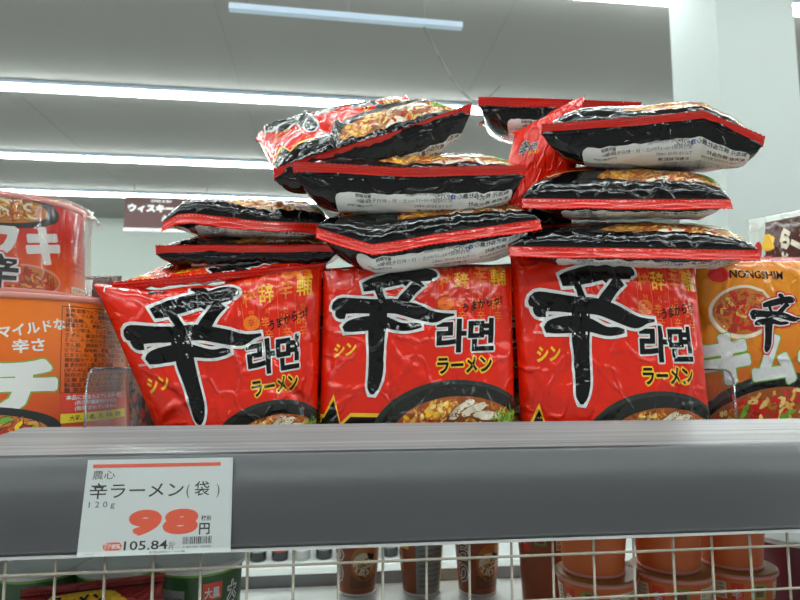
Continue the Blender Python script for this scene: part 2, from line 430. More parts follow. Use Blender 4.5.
def back_art():
    """black foot, white information panel with upside-down print as seen from in front; x runs as seen from the front"""
    A = Art(BW, BH, NX, NY)
    A.rect(-1, -1, BW+1, 46, 'ink_black', 1)
    A.rect(-1, 46, 26, BH, 'ink_black', 1)
    x0, x1, y0 = 34, 196, 14
    A.poly([(x0, BH-20), (x0, y0+6), (x0+1.5, y0+2), (x0+5, y0), (x1-5, y0), (x1-1, y0+3), (x1, y0+8), (x1, BH-20)], 'ink_label', 2)
    def up(t, x, y, s, **k): A.text(t, x, y, s, 'ink_text', 3, flip=True, res=1, **k)
    up('製造元 株式会社農心ジャパン', x1-4, y0+5, 5.2, off=.02)
    up('販売者 株式会社', x1-4, y0+13, 5.2, off=.02)
    up('東京都千代田区霞が関', x1-6, y0+20, 4)
    A.ell(140, y0+3.4, 2.2, 2.2, 'ink_blue', 3, 16)
    A.text('f', 141, y0+5, 4, 'ink_white', 4, flip=True)
    up('Nongshim Worldwide', 136, y0+2, 4.4)
    up('お客様相談室', 138, y0+23, 5.4, off=.02)
    up('受付時間9:00~17:00(土・日・祝日を除く)', 140, y0+8.5, 4.7)
    up('Tel 03-3595-0882', 140, y0+15, 5)
    up('賞味期限', 66, y0+4, 3.6, off=.02); up('この面の', 66, y0+9, 3.6, off=.02); up('枠外左部に記載', 66, y0+14, 3.2, off=.02)
    A.stroke([(60, y0+24), (52, y0+24), (52, y0+30), (60, y0+30)], 'ink_text', 3, w=.5, sub=1)
    for k in range(5): up('原材料名 油揚げめん(小麦粉、でん粉、植物油脂)', x1-6, y0+30+k*6, 3.6)
    return A
BACK = back_art()

film('ink_dot', (214, 120, 104), .3)
def seal_art(W=BW, dark='ink_black', h=12):
    A = Art(W, h, 92, 6)
    for i in range(int(W/2.3)):
        A.poly([(i*2.3+.3, .4), (i*2.3+1.5, .4), (i*2.3+.9, 1.7)], dark, 1)
        A.ell(i*2.3+.9, 2.7, .42, .34, 'ink_dot' if i % 2 else dark, 1, 6)
    for y in (4.3, 6.6, 8.9): A.rect(0, y, W, y+.35, 'ink_chili', 1)
    A.rect(0, -.2, W, .5, dark, 1)
    return A
SEAL = seal_art()

# ------------------------------------------------------------------ bag geometry
def interp(tab, s):
    tab = np.asarray(tab, float); k = (tab[:, 0]-tab[0, 0])/(tab[-1, 0]-tab[0, 0])*2-1
    o = np.stack([np.interp(s, k, tab[:, i]) for i in range(3)], 1); return o

def make_bag(name, label, near, far, en, Tf, Tb, seed=1, nexp=2.8, nb=None, warp=1, bow=0, art=SHIN, back=BACK, base='film_red', seal=SEAL, sealm='film_seal', group=None,
             cat='instant noodle bag', flap0=(0, 0, -1), flap1=(0, 1, 0), shrink=.05, crumple=1.0, fl0=.011, fl1=.011, flip=False, sm=5, loc=None, bias=0):
    """near/far: polylines (left to right) of the bottom and top heat seals; en: the way the front faces"""
    near = [np.asarray(p, float) for p in near]; far = [np.asarray(p, float) for p in far]; en = np.asarray(en, float); en /= np.linalg.norm(en)
    W, H = art.W, art.H
    n0, n1 = near[0], near[-1]; f0, f1 = far[0], far[-1]
    D = np.linalg.norm((n0+n1)/2-(f0+f1)/2); c0 = (n0+n1+f0+f1)/4
    # cross-section, one arc-length table per side
    th = np.linspace(0, PI, 400); tabs = {}
    for sd, T in ((1, Tf), (-1, Tb)):
        ne = nb if (nb and sd < 0) else nexp
        b = .5-.5*np.sign(np.cos(th))*np.abs(np.cos(th))**(2/ne); f = np.abs(np.sin(th))**(2/ne)
        ds = np.hypot(np.diff(b*D), np.diff(f*T)); al = np.concatenate([[0], np.cumsum(ds)]); al /= al[-1]
        tabs[sd] = (al, b, f)
    R = random.Random(seed)
    cr = []
    for i in range(30):
        a = R.uniform(0, PI)
        if R.random() < .35: a = PI/2+R.uniform(-.4, .4)
        cr.append((R.uniform(0, W), R.uniform(0, H), math.cos(a), math.sin(a), R.uniform(12, 55), R.uniform(2.5, 8), R.uniform(-1, 1)*.0031*crumple))
    ph = [(R.uniform(0, 6.3), R.uniform(0, 6.3)) for _ in range(8)]
    def disp(A, sd):
        x, y = A[:, 0], A[:, 1]; d = np.zeros(len(A)); off = 0 if sd > 0 else 61
        for (cx, cy, ca, sa, ln, w, am) in cr:
            dx, dy = x-(cx+off) % W, y-cy; pa = dx*ca+dy*sa; pe = -dx*sa+dy*ca+.0008*pa*pa*12*am/abs(am)
            d += am*np.maximum(0, 1-np.abs(pe)/w)*np.exp(-(pa/ln)**2)
        d += .0012*crumple*(np.sin(x/27+ph[0][0]+1.1*np.sin(y/31))*np.sin(y/23+ph[0][1])+.6*np.sin(x/13+ph[1][0]+np.sin(y/17+ph[1][1]))*np.sin(y/11+ph[2][0]))
        tri = lambda q: np.abs((q/ (2*PI)) % 1*2-1)
        wr = .0030*crumple*((tri(x*.55+ph[3][0]+2*np.sin(x/19+ph[4][0]))-.5)*.6+(tri(x*.29+ph[5][0])-.5))
        d += wr*(np.exp(-y/15)+np.exp(-(H-y)/13))
        return d
    def S(A, sd):
        al, bt, ft = tabs[sd]; T = Tf if sd > 0 else Tb
        t = np.clip(A[:, 1]/H, 0, 1)**warp; b = np.interp(t, al, bt); f = np.interp(t, al, ft)
        s = np.clip(2*A[:, 0]/W-1, -1, 1)
        s = s+bow*(1-s*s)
        se = s*(1-shrink*f)
        L0 = interp(near, s); L1 = interp(far, s)
        k = ((s+1)/2)[:, None]; S0 = n0*(1-k)+n1*k; S1 = f0*(1-k)+f1*k
        ke = ((se+1)/2)[:, None]; E0 = n0*(1-ke)+n1*ke; E1 = f0*(1-ke)+f1*ke
        bb = b[:, None]
        p = E0*(1-bb)+E1*bb+(L0-S0)*(1-bb)**3+(L1-S1)*bb**3
        g = np.sqrt(np.maximum(0, 1-np.abs(s)**sm))
        w = np.minimum(1, f*2.2)*np.minimum(1, g*1.6)
        fb = f*(1+bias*(1-2*b))
        p = p+en*((sd*T*fb*g)+sd*disp(A, sd)*w)[:, None]
        return p
    loc = np.array(loc) if loc is not None else np.array([c0[0], c0[1], min(n0[2], n1[2], f0[2], f1[2])])
    root = empty(name, loc); tag(root, label, cat, group)
    panel('front_panel', art, base, lambda A: S(A, 1), root)
    panel('back_panel', back, base, lambda A: S(A, -1), root, flipf=True)
    # heat seals (flat crimped strips, saw-toothed outer edge)
    for line, fd, ln, which in ((near, flap0, fl0, 0), (far, flap1, fl1, 1)):
        if ln <= 0: continue
        fd = np.asarray(fd, float); fd /= np.linalg.norm(fd)
        ux = (line[-1]-line[0]); ux /= np.linalg.norm(ux); nn = np.cross(ux, fd); nn /= np.linalg.norm(nn)
        def FS(A, line=line, fd=fd, nn=nn, ln=ln, which=which, off=0):
            s = 2*A[:, 0]/seal.W-1; t = A[:, 1]/seal.H
            p = interp(line, s); sw = np.sin(A[:, 0]/9+seed)*.0007+np.sin(A[:, 0]/23+seed*2)*.0009
            p = p+fd*(t*ln)[:, None]+nn*((sw*t)+.00025*np.sin(t*PI*8)+off)[:, None]
            return p
        gs, gf = grid(seal.W, seal.H, seal.nx, seal.ny)
        V, LY, F, M = seal.finish(); A = np.concatenate([gs, V]); L = np.concatenate([np.zeros(len(gs)), LY])
        vv = []; ff = []; mm = []; uu = []
        for sd in (1, -1):
            p = FS(A, off=0)+nn*(sd*(.0003+L*.00012))[:, None]
            last = np.zeros(len(A), bool); last[:len(gs)] = gs[:, 1] > seal.H-.01
            zi = (np.round(A[:, 0]/seal.W*seal.nx).astype(int) % 2 == 0)
            p[last & zi] += fd*.0011
            base_i = len(vv) and sum(len(q) for q in vv) or 0
            vv.append(p); uu.append(A/100)
            q = [tuple(i+base_i for i in f) for f in gf]+[tuple(i+len(gs)+base_i for i in f) for f in F]
            if sd < 0: q = [f[::-1] for f in q]
            ff += q; mm += [0]*len(gf)+[m+1 for m in M]
        # rim closing the two skins
        nb = len(A); nx1 = seal.nx+1; ny = seal.ny
        edge = [i for i in range(nx1)]+[j*nx1+seal.nx for j in range(1, ny+1)]+[ny*nx1+i for i in range(seal.nx-1, -1, -1)]+[j*nx1 for j in range(ny-1, 0, -1)]
        for a, b in zip(edge, edge[1:]+edge[:1]): ff.append((a, b, b+nb, a+nb)); mm.append(0)
        o = mesh_obj('seal', np.concatenate(vv), ff, [sealm]+seal.mats, mm, np.concatenate(uu), root)
    return root

def line(pts, Y):
    return [P(x, y, Y=(Y if np.isscalar(Y) else Y[i])) for i, (x, y) in enumerate(pts)]
G_F, G_S = 'red noodle bags standing along the shelf edge', 'red noodle bags stacked flat'
SHELF_Z = CAMZ-.092

# --- standing front row
def standing(label, bl, br, tr, tl, seed, top=None, Yb=.572, Yt=.585, T=.021, group=G_F, **k):
    return make_bag('noodle_bag', label, line([bl, br], Yb), line(top or [tl, tr], Yt), (0, -1, .04), T, T, seed, nexp=4, group=group,
                    flap0=(0, .9, -.12), flap1=(0, .9, .35), shrink=.03, **k)
FR = [standing('red bag standing at the left end of the front row, leaning left beside stacked cups', (170, 466), (319, 436), None, None, 11, warp=1.34, bow=.10, top=[(92, 286), (150, 292), (214, 289), (270, 276), (325, 268)]),
      standing('red bag upright in the middle of the front row, yellow zigzag at lower left', (316, 452), (518, 450), (514, 267), (321, 271), 22),
      standing('red bag standing in the front row next to the orange kimchi bag', (520, 456), (713, 452), (696, 268), (508, 252), 33, warp=1.16, bow=.07)]

# ------------------------------------------------------------------ stacked bags
def stacked(label, near, far, Y0, Y1, Tf, Tb, seed, up=False, en=(0, -.05, 1), **k):
    nl = line(near, Y0); fl = line(far, Y1)
    fd = (0, -.35, 1) if up else (0, -.3, -1)
    k.setdefault('nexp', 2.4); k.setdefault('nb', 3.6)
    return make_bag('noodle_bag', label, nl, fl, en, Tf, Tb, seed, group=k.pop('group', G_S), flap0=k.pop('flap0', fd), flap1=(0, 1, .1), **k)
# left pile
make_bag('noodle_bag', 'red bag lying flat on the leftmost standing bag, red orange print showing', line([(338, 252), (170, 266)], .70), line([(326, 269), (112, 289)], .592), (0, -.25, 1), .012, .006, 41,
         nexp=2.6, group=G_S, fl0=0, fl1=.006, flap1=(0, -.4, 1))
stacked('lower flat bag of the small left pile, thin red seal along its front', [(156, 255), (338, 254)], [(180, 258), (342, 256)], .595, .72, .021, .014, 42, up=True, fl0=.009)
stacked('top bag of the small left pile, its left seal corner folded down', [(163, 222), (178, 214), (192, 213), (262, 221), (330, 224)], [(185, 222), (335, 226)], .59, .71, .024, .017, 43)
# centre pile
stacked('lowest bag of the middle pile, red seal sagging to a point near its left', [(316, 227), (345, 236), (372, 244), (400, 240), (440, 233), (540, 219)], [(330, 238), (520, 232)], .545, .68, .028, .037, 44)
stacked('second bag from the top of the middle pile, long white information panel in view', [(293, 174), (400, 180), (525, 177)], [(310, 188), (520, 184)], .54, .68, .027, .036, 45, up=True)
stacked('topmost bag of the middle pile, tipped up to the right with black characters showing', [(274, 181), (330, 163), (400, 142), (471, 115)], [(255, 139), (330, 121), (405, 107)], .555, .67, .022, .036, 46, up=True, en=(-.25, -.45, 1), nexp=2.6, crumple=1.5)
# right pile
stacked('lowest flat bag of the right pile, wide black band above its long red seal', [(508, 246), (640, 248), (758, 250)], [(530, 250), (745, 250)], .545, .68, .028, .020, 47)
stacked('middle flat bag of the right pile, shorter than those above and below it', [(521, 198), (600, 199), (730, 199)], [(540, 204), (722, 204)], .55, .69, .036, .020, 48)
stacked('topmost bag of the right pile, right corner drooping over the edge', [(541, 135), (600, 131), (648, 127), (703, 121), (763, 147)], [(560, 142), (735, 146)], .545, .69, .036, .034, 49, up=True, fl0=.010)
# behind
stacked('black and red bag far behind the two piles, only its left end in view', [(478, 107), (560, 109), (640, 112)], [(480, 122), (650, 124)], .66, .78, .010, .036, 50, up=True)
def side_art():
    A = Art(BW, BH, 50, 46)
    for (x, y) in ((30, 120), (120, 135)):
        A.halo('辛', x, y, 26, 'ink_white', 2, 1.5, off=.03); A.text('辛', x, y, 26, 'ink_black', 3, off=.04)
        A.halo('라면', x+26, y+2, 14, 'ink_white', 2, 1.2, off=.03); A.text('라면', x+26, y+2, 14, 'ink_black', 3, off=.03)
        A.text('ラーメン', x+28, y-7, 8, 'ink_yellow', 2, off=.03)
    A.rect(0, 0, BW, 30, 'ink_black', 1)
    return A
make_bag('noodle_bag', 'red bag wedged upright in the gap between the middle and right piles', line([(488, 226), (572, 232)], .625), line([(514, 134), (585, 96)], .645), (-.25, -1, .2), .012, .012, 51,
         nexp=3, group=G_S, flap0=(0, .9, -.3), flap1=(0, .9, .35), art=side_art())
# second row, standing close behind the first and carrying the piles
def copy_thing(root, dx, dy, label, dz=0):
    r = root.copy(); COL.objects.link(r); r.location = root.location+Vector((dx, dy, dz)); r['label'] = label
    for ch in list(root.children):
        c_ = ch.copy(); COL.objects.link(c_); c_.parent = r
    return r
copy_thing(FR[1], -.105, .07, 'red bag in the second row, glimpsed between the left and middle front bags')
copy_thing(FR[1], .085, .07, 'red bag in the second row, glimpsed between the middle and right front bags')
copy_thing(FR[2], .10, .075, 'red bag in the second row, glimpsed right of the rightmost red front bag')

# ------------------------------------------------------------------ orange kimchi bag
def kimchi_art():
    A = Art(BW, BH, NX, NY); r = random.Random(8)
    X = lambda cx: (cx-70)*.30; Y = lambda cy: 42+(555-cy)*.285
    A.ell(X(190), Y(245), 30, 23, 'ink_cream', 1, 40); A.ell(X(190), Y(243), 27, 20, 'ink_noodle_dark', 1.6, 40)
    noodles(A, r, X(190), Y(245), 26, 18, 90, 2, ['ink_chili', 'ink_red', 'ink_noodle_dark', 'ink_noodle'], 1.5, 12)
    A.ell(X(120), Y(130), 9, 7, 'ink_red', 2, 28)
    A.text('NONGSHIM', X(150), Y(140), 10, 'ink_black', 3, off=.02, rot=-.04, width=50)
    A.halo('キムチ', X(88), Y(442), 44, 'ink_edge_green', 4, 3.0, off=.03); A.halo('キムチ', X(88), Y(442), 44, 'ink_white', 5, 2.0, off=.03)
    A.text('ラーメン', X(560), Y(430), 30, 'ink_white', 4, off=.03)
    sg = []
    shin_glyph(A, X(300), Y(255)-10, .42, 6, out=5.5, c1='ink_red', c2='ink_red'); shin_glyph(A, X(300), Y(255)-10, .42, 7.2, out=2.6)
    A.text('シン', X(272), Y(300), 6.5, 'ink_yellow', 6, off=.03)
    A.text('라면', X(380), Y(325), 13, 'ink_white', 6, off=.08); A.text('라면', X(380), Y(325), 13, 'ink_black', 7, off=.03)
    A.text('ラーメン', X(384), Y(345), 7, 'ink_yellow', 6, off=.08); A.text('ラーメン', X(384), Y(345), 7, 'ink_black', 7, off=.02)
    A.ell(X(330), 24, 84, 55, 'ink_bowl', 2, 50); A.ell(X(330), 22, 79, 51, 'ink_black', 2.6, 50); A.ell(X(330), 20, 78, 47, 'ink_broth', 3.2, 50)
    noodles(A, r, X(330), 20, 76, 46, 260, 3.6, ['ink_chili', 'ink_red', 'ink_noodle_dark', 'ink_noodle', 'ink_noodle_light'], 1.5, 15)
    for i in range(26):
        x, y = X(330)+r.uniform(-50, 60), 46+r.uniform(-16, 12)
        A.ell(x, y, 5, 2.2, r.choice(['ink_green', 'ink_noodle_light', 'ink_red', 'ink_green_dark']), 5, 10, r.uniform(0, 3), jit=.15, rnd=r)
    return A
film('ink_edge_green', (110, 176, 50), .3)
KIM = kimchi_art()
make_bag('noodle_bag', 'orange kimchi noodle bag standing at the right end of the row', line([(684, 456), (896, 452)], .625), line([(692, 262), (900, 262)], .625), (0, -1, 0), .022, .022, 60,
         nexp=4, art=KIM, base='film_orange', sealm='film_orange', flap0=(0, .9, -.1), flap1=(0, .7, .6), crumple=.8)

# ------------------------------------------------------------------ cups
def lathe(prof, n=48):
    v = []; f = []
    for r_, z in prof:
        for i in range(n): a = 2*PI*i/n; v.append((r_*math.cos(a), r_*math.sin(a), z))
    for j in range(len(prof)-1):
        for i in range(n): f.append((j*n+i, j*n+(i+1) % n, (j+1)*n+(i+1) % n, (j+1)*n+i))
    f.append(tuple(range(n))[::-1]); f.append(tuple(range((len(prof)-1)*n, len(prof)*n)))
    return v, f
def cup(name, label, c, r0, r1, h, art, base, rim='p_white', lid='p_white', face=-PI/2, group=None, cat='noodle cup', wrap=False, lidh=.003, rimr=.0022, lay=.0002):
    """art.W spans the whole way round; its middle faces 'face'"""
    c = np.asarray(c, float); root = empty(name, c); tag(root, label, cat, group)
    def S(A):
        a = face+(A[:, 0]/art.W-.5)*2*PI; t = A[:, 1]/art.H; r_ = r0+(r1-r0)*t
        return np.stack([c[0]+r_*np.cos(a), c[1]+r_*np.sin(a), c[2]+.003+t*(h-.003)], 1)
    g, gf = grid(art.W, art.H, art.nx, art.ny); V, LY, F, M = art.finish()
    A = np.concatenate([g, V]); L = np.concatenate([np.zeros(len(g)), LY]); p = S(A)
    a = face+(A[:, 0]/art.W-.5)*2*PI; p[:, 0] += np.cos(a)*L*lay; p[:, 1] += np.sin(a)*L*lay
    mesh_obj('cup_wall', p, gf+[tuple(i+len(g) for i in f) for f in F], [base]+art.mats, [0]*len(gf)+[m+1 for m in M], A/[art.W, art.H], root)
    v, f = lathe([(r0*.9, 0), (r0+.0008, 0), (r0+.001, .004), (r0*.97, .0045)]); mesh_obj('cup_base', np.array(v)+c, f, [rim], None, None, root)
    v, f = lathe([(r1-.002, h-.004), (r1+rimr, h-.004), (r1+rimr+.0006, h-.001), (r1+rimr, h+.001), (r1-.001, h+.001)]); mesh_obj('rim', np.array(v)+c, f, [rim], None, None, root)
    v, f = lathe([(r1+rimr-.001, h+.0012), (r1+rimr, h+.0016), (r1-.002, h+.0014+lidh*.3), (r1*.5, h+.0012+lidh*.5), (.002, h+.001+lidh*.4)]); mesh_obj('lid', np.array(v)+c, f, [lid], None, None, root)
    if wrap:
        R_ = random.Random(int(c[0]*1000)); n = 96; vv = []; ff = []
        pr = [(.97, -.0005), (1.0, .002), (1.0, .03), (1.0, h*.4), (1.0, h*.7), (1.0, h-.006), (1.0, h+.003), (.9, h+.006), (.55, h+.0065)]
        for q, (k, z) in enumerate(pr):
            for i in range(n):
                a = 2*PI*i/n; rr = (r0+(r1-r0)*min(1, max(0, z/h))+.0045)*k+.0009*math.sin(a*17+q*.7)+.0006*math.sin(a*31+q)
                if z > h-.008 and k == 1.0: rr += .0015*math.sin(a*9)+.002
                vv.append((rr*math.cos(a), rr*math.sin(a), z))
        for j in range(len(pr)-1):
            for i in range(n): ff.append((j*n+i, j*n+(i+1) % n, (j+1)*n+(i+1) % n, (j+1)*n+i))
        # pinched ear of film at the right shoulder
        b = len(vv); a = face+1.45; ca, sa = math.cos(a), math.sin(a); rr = r1+.004
        for (dr, dz, da) in ((0, 0, -.25), (.004, .001, 0), (.016, -.012, .02), (.010, -.017, .03), (.001, -.02, .1)):
            aa = a+da; vv.append(((rr+dr)*math.cos(aa), (rr+dr)*math.sin(aa), h+dz))
        ff += [(b, b+1, b+2), (b, b+2, b+3), (b, b+3, b+4)]
        mesh_obj('shrink_wrap', np.array(vv)+c, ff, ['shrink'], None, None, root)
    return root
clear('shrink', refl=.10, rough=.05, bump=.004, haze=.008)

# big kimchi cup, lower: units mm around (circumference ~ 590)
def big_cup_lower():
    A = Art(600, 150, 120, 24); r = random.Random(3); c = 300+6
    # the shopper sees about +-45 degrees: x px 15 -> 300, 55 -> 350, 110 -> 420
    A.text('マイルドな', 284, 112, 11, 'p_white', 1, off=.035, rot=.2, width=48)
    A.text('辛さ', 294, 100, 12, 'p_white', 1, off=.035, rot=.1)
    A.halo('チ', 281, 52, 50, 'p_lime', 1, 3.6, off=.03); A.halo('チ', 281, 52, 50, 'p_white', 2, 2.4, off=.03)
    A.halo('キム', 175, 52, 50, 'p_lime', 1, 3.6, off=.03); A.halo('キム', 175, 52, 50, 'p_white', 2, 2.4, off=.03)
    A.ell(262, 78, 12, 12, 'p_red', 1, 20); A.text('辛', 255, 73, 14, 'p_white', 2, off=.03)
    A.ell(268, 36, 62, 20, 'p_bowl', 2.2, 40); A.ell(266, 34, 55, 16, 'p_broth', 2.4, 40)
    noodles(A, r, 266, 34, 55, 16, 90, 2.8, ['p_noodle', 'p_noodle_dark', 'p_chili', 'p_yellow', 'p_lime'], 1.5, 13)
    rows = ['名称 即席カップめん 油揚げめん小麦粉', '麦粉、でん粉、植物油脂、食塩、卵白', '(醤油麺)、キムチシーズニング、麺', '糖類エキス、野菜シーズニング粉末野菜', 'キンジ粉末、しょう油加工粉、でん', 'うずら、醤油か牛肉ねぎエキス、粉', 'くん、その他たんぱく加水分解物(卵', 'でん粉、調味料アミノ酸等、香辛料、', 'リウム、酸味料、糖類、カラメル色素', 'ビタミンB1、着色料、炭酸カルシウム', '微粒酸化ケイ素、カロチノイド、増粘', '量 表示枠外上部に記載 内容量', '(めん85g)賞味期限 容器側面に記載', '保存方法 直射日光を避け常温保存', '注意 調理方法 熱湯500ml 必要', '製造国 韓国 輸入者 株式会社農心', '量 東京都千代田区霞が関3-7-1']
    for k, t in enumerate(rows): A.text(t, 331, 136-k*4.4, 4.1, 'p_text', 1, off=.012, width=74 if k != 11 else 50, res=1)
    A.stroke([(328, 141), (328, 65), (405, 65)], 'p_text', 1, w=.3, sub=1); A.stroke([(328, 141), (405, 141)], 'p_text', 1, w=.3, sub=1)
    A.rect(329, 48, 408, 64, 'p_red', 1)
    A.text('本品に含まれるアレルギー物質', 333, 59, 4.6, 'p_white', 2, off=.025, width=62, res=1)
    A.text('(表示が義務付けられた)', 340, 54.4, 4.2, 'p_white', 2, off=.02, width=46, res=1); A.text('(推奨されているもの)', 340, 49.6, 4.2, 'p_white', 2, off=.02, width=46, res=1)
    A.rect(329, 39, 402, 47, 'p_yellow', 2); A.text('大豆、小麦、卵、牛肉、豚肉', 336, 41, 5, 'p_text', 3, off=.01, width=56, res=1)
    return A
def big_cup_upper():
    A = Art(520, 100, 110, 18); r = random.Random(5)
    A.ell(245, 84, 68, 21, 'p_bowl', 1, 40); A.ell(242, 84, 56, 16, 'p_broth', 2, 40)
    noodles(A, r, 242, 84, 55, 16, 110, 2.5, ['p_noodle', 'p_noodle', 'p_noodle_dark', 'p_cream'], 1.3, 13)
    A.halo('キ', 279, 33, 42, 'p_white', 2, 1.8, off=.03); A.halo('ワ', 234, 33, 42, 'p_white', 2, 1.8, off=.03); A.halo('ュク', 150, 33, 40, 'p_white', 2, 1.8, off=.03)
    A.ell(275, 10, 42, 17, 'p_pink', 1, 36); A.ell(275, 10, 39, 15, 'p_broth', 1.5, 36)
    noodles(A, r, 275, 10, 38, 14, 60, 2, ['p_noodle_dark', 'p_chili', 'p_chili', 'p_noodle'], 1.4, 12)
    A.halo('辛', 237, 4, 36, 'p_red', 4, 4, off=.03); A.halo('辛', 237, 4, 36, 'p_white', 5, 2, off=.03); A.text('辛', 237, 4, 36, 'p_black', 6, off=.03)
    for k in range(11): A.text('湯を注ぎ5分待つ かやく粉末スープ調理'[k % 4:], 336, 88-k*6.3, 4.6, 'p_text', 1, width=44, res=1)
    A.rect(333, 2, 388, 9, 'p_cream', 2); A.text('必ずお湯を入れてください', 335, 3.6, 4.2, 'p_text', 3, width=50, res=1)
    return A
cyl_face = -PI/2+.5
c_low = P(14, 365, Y=.625); c_low[2] = SHELF_Z+.0006
cup('noodle_cup', 'large orange kimchi noodle cup at the left edge, lower of two stacked cups', c_low, .107, .097, .152, big_cup_lower(), 'cup_orange', rim='p_pink', lid='p_pink', face=cyl_face, wrap=False, group='large cups stacked at the left edge')
c_up = P(3, 365, Y=.62); c_up[2] = c_low[2]+.152+.0035
cup('noodle_cup', 'shrink-wrapped red noodle cup standing on top of the orange cup', c_up, .0665, .0615, .089, big_cup_upper(), 'cup_red', rim='p_pink', lid='p_pink', face=cyl_face-.06, wrap=True, group='large cups stacked at the left edge')

# ------------------------------------------------------------------ shelf, price rail, dividers
flat('steel_white', (206, 208, 206), .35, noise=.04, nscale=5)
flat('steel_grey', (150, 152, 154), .4, noise=.05, nscale=6)
flat('rail_grey', (56, 57, 63), .42, noise=.18, nscale=3, stretch=(1.2, 26, 26), bump=.0003, coat=.8)
flat('rail_lip', (150, 147, 148), .2, noise=.75, nscale=5, stretch=(.35, 90, 90), bump=.0008, coat=1)
flat('rail_edge', (208, 208, 208), .3)
X0, X1 = -1.6, 2.0
a = P(400, 423, Y=.535); b = P(400, 449, Y=.507); c = P(400, 543, Y=.484)
yz = lambda p: (float(p[1]), float(p[2]))
gd = empty('display_shelf', (0, .75, 0)); tag(gd, 'grey steel store shelving unit carrying all the noodle packs', 'shelf')
m = MB(); m.box((X0, .515, SHELF_Z-.03), (X1, 1.08, SHELF_Z-.0004)); m.obj('shelf_board', ['steel_grey'], gd)
LOW_Z = CAMZ-.375
m = MB(); m.box((X0, .47, LOW_Z-.03), (X1, 1.08, LOW_Z)); m.obj('shelf_board', ['steel_white'], gd)
m = MB(); m.box((X0, .45, .0), (X1, 1.1, .12)); m.obj('plinth', ['steel_grey'], gd)
for x in (X0, X1-.04):
    m = MB(); m.box((x, 1.03, .12), (x+.04, 1.08, SHELF_Z-.03)); m.box((x, .5, LOW_Z-.06), (x+.02, 1.08, LOW_Z-.03)); m.obj('upright', ['steel_grey'], gd)
m = MB(); m.box((X0, 1.081, LOW_Z-.02), (X1, 1.086, LOW_Z+.02)); m.obj('rear_lip', ['steel_grey'], gd)

rl = empty('price_rail', (0, .5, c[2])); tag(rl, 'grey plastic price rail running along the whole shelf edge', 'price rail')
pa, pb, pc = yz(a), yz(b), yz(c)
MB().extrude_x([pa, pb, (pb[0]+.004, pb[1]-.004), (pa[0]+.002, pa[1]-.005)], X0, X1).obj('top_lip', ['rail_lip'], rl)
ty, tz = pc[0]-pb[0], pc[1]-pb[1]; tl = math.hypot(ty, tz); dn = (ty/tl, tz/tl); outn = (dn[1], -dn[0])
if outn[0] > 0: outn = (-outn[0], -outn[1])
def on_face(t, o): return (pb[0]+ty*t+outn[0]*o, pb[1]+tz*t+outn[1]*o)
fc = [on_face(t, .0045*math.sin(min(1, t/.42)*PI/2)*(1 if t < .42 else max(0, 1-((t-.42)/.58)**2))) for t in np.linspace(0.003, 1, 22)]
bk_ = [(y+.006, z) for y, z in fc[::-1]]
MB().extrude_x(fc+bk_, X0, X1).obj('rail_face', ['rail_grey'], rl, True)
MB().extrude_x([(pc[0]-.0012, pc[1]-.0002), (pc[0]+.006, pc[1]-.0002), (pc[0]+.006, pc[1]-.0022), (pc[0]-.0012, pc[1]-.0022)], X0, X1).obj('bottom_edge', ['rail_edge'], rl)
clear('rail_clear', refl=.08, rough=.3)
ty, tz = pc[0]-pb[0], pc[1]-pb[1]; tl = math.hypot(ty, tz); dn = (ty/tl, tz/tl); outn = (dn[1], -dn[0])
if outn[0] > 0: outn = (-outn[0], -outn[1])
def on_face(t, o): return (pb[0]+ty*t+outn[0]*o, pb[1]+tz*t+outn[1]*o)
q0, q1 = on_face(.045, .0062), on_face(.985, .0062); q2, q3 = on_face(.985, .0068), on_face(.045, .0068)
MB().extrude_x([q0, q1, q2, q3], X0, X1).obj('clear_cover', ['rail_clear'], rl)

# price card lying on the rail face, under its clear cover
def card_art():
    A = Art(560, 350, 4, 4); T = lambda y: 350-y
    A.rect(22, T(32), 512, T(18), 'p_card_orange', 1)
    A.text('農心', 24, T(72), 36, 'p_black', 1, width=84); A.text('辛ラーメン', 20, T(142), 62, 'p_black', 1, off=.008, width=352)
    A.text('(', 384, T(140), 56, 'p_black', 1, sx=.8); A.text('袋', 415, T(140), 60, 'p_black', 1, off=.006); A.text(')', 500, T(140), 56, 'p_black', 1, sx=.8)
    A.text('1 2 0 g', 22, T(178), 30, 'p_black', 1, width=96)
    for ch, x, w in (('9', 182, 100), ('8', 312, 108)):
        A.halo(ch, x, T(272), 104, 'p_card_orange', 1, 8, off=.015, n=16, width=w, shear=.04, res=6)
    A.text('税別', 446, T(234), 19, 'p_black', 1, off=.02); A.text('円', 440, T(281), 46, 'p_black', 1, off=.02)
    xs = [(90+14+14*math.cos(t), T(318)+14*math.sin(t)) for t in np.linspace(PI/2, 3*PI/2, 9)]+[(158-14+14*math.cos(t), T(318)+14*math.sin(t)) for t in np.linspace(-PI/2, PI/2, 9)]
    A.poly(xs, 'p_card_orange', 1)
    A.text('税込', 95, T(317), 13, 'p_white', 2, off=.03); A.text('価格', 95, T(329), 11, 'p_white', 2, off=.03); A.text('8%', 122, T(325), 21, 'p_white', 2, off=.04, width=31)
    A.text('105.84', 166, T(332), 44, 'p_black', 1, off=.012, width=158)
    A.text('税込', 330, T(318), 12, 'p_black', 1); A.text('円', 331, T(334), 18, 'p_black', 1, off=.01)
    r = random.Random(2); x = 380
    while x < 488:
        w = r.choice([1.6, 1.6, 3, 4.2]); A.rect(x, T(318), x+w, T(292), 'p_black', 1); x += w+r.choice([1.8, 1.8, 3])
    A.text('2 801043 150408', 382, T(331), 9.5, 'p_black', 1, width=104)
    A.text('株式会社 韓国製造 1ケース20入 棚番', 260, T(345), 8, 'p_black', 1, res=1); A.text('128 2208 4', 30, T(345), 7, 'p_grey', 1, res=1)
    return A
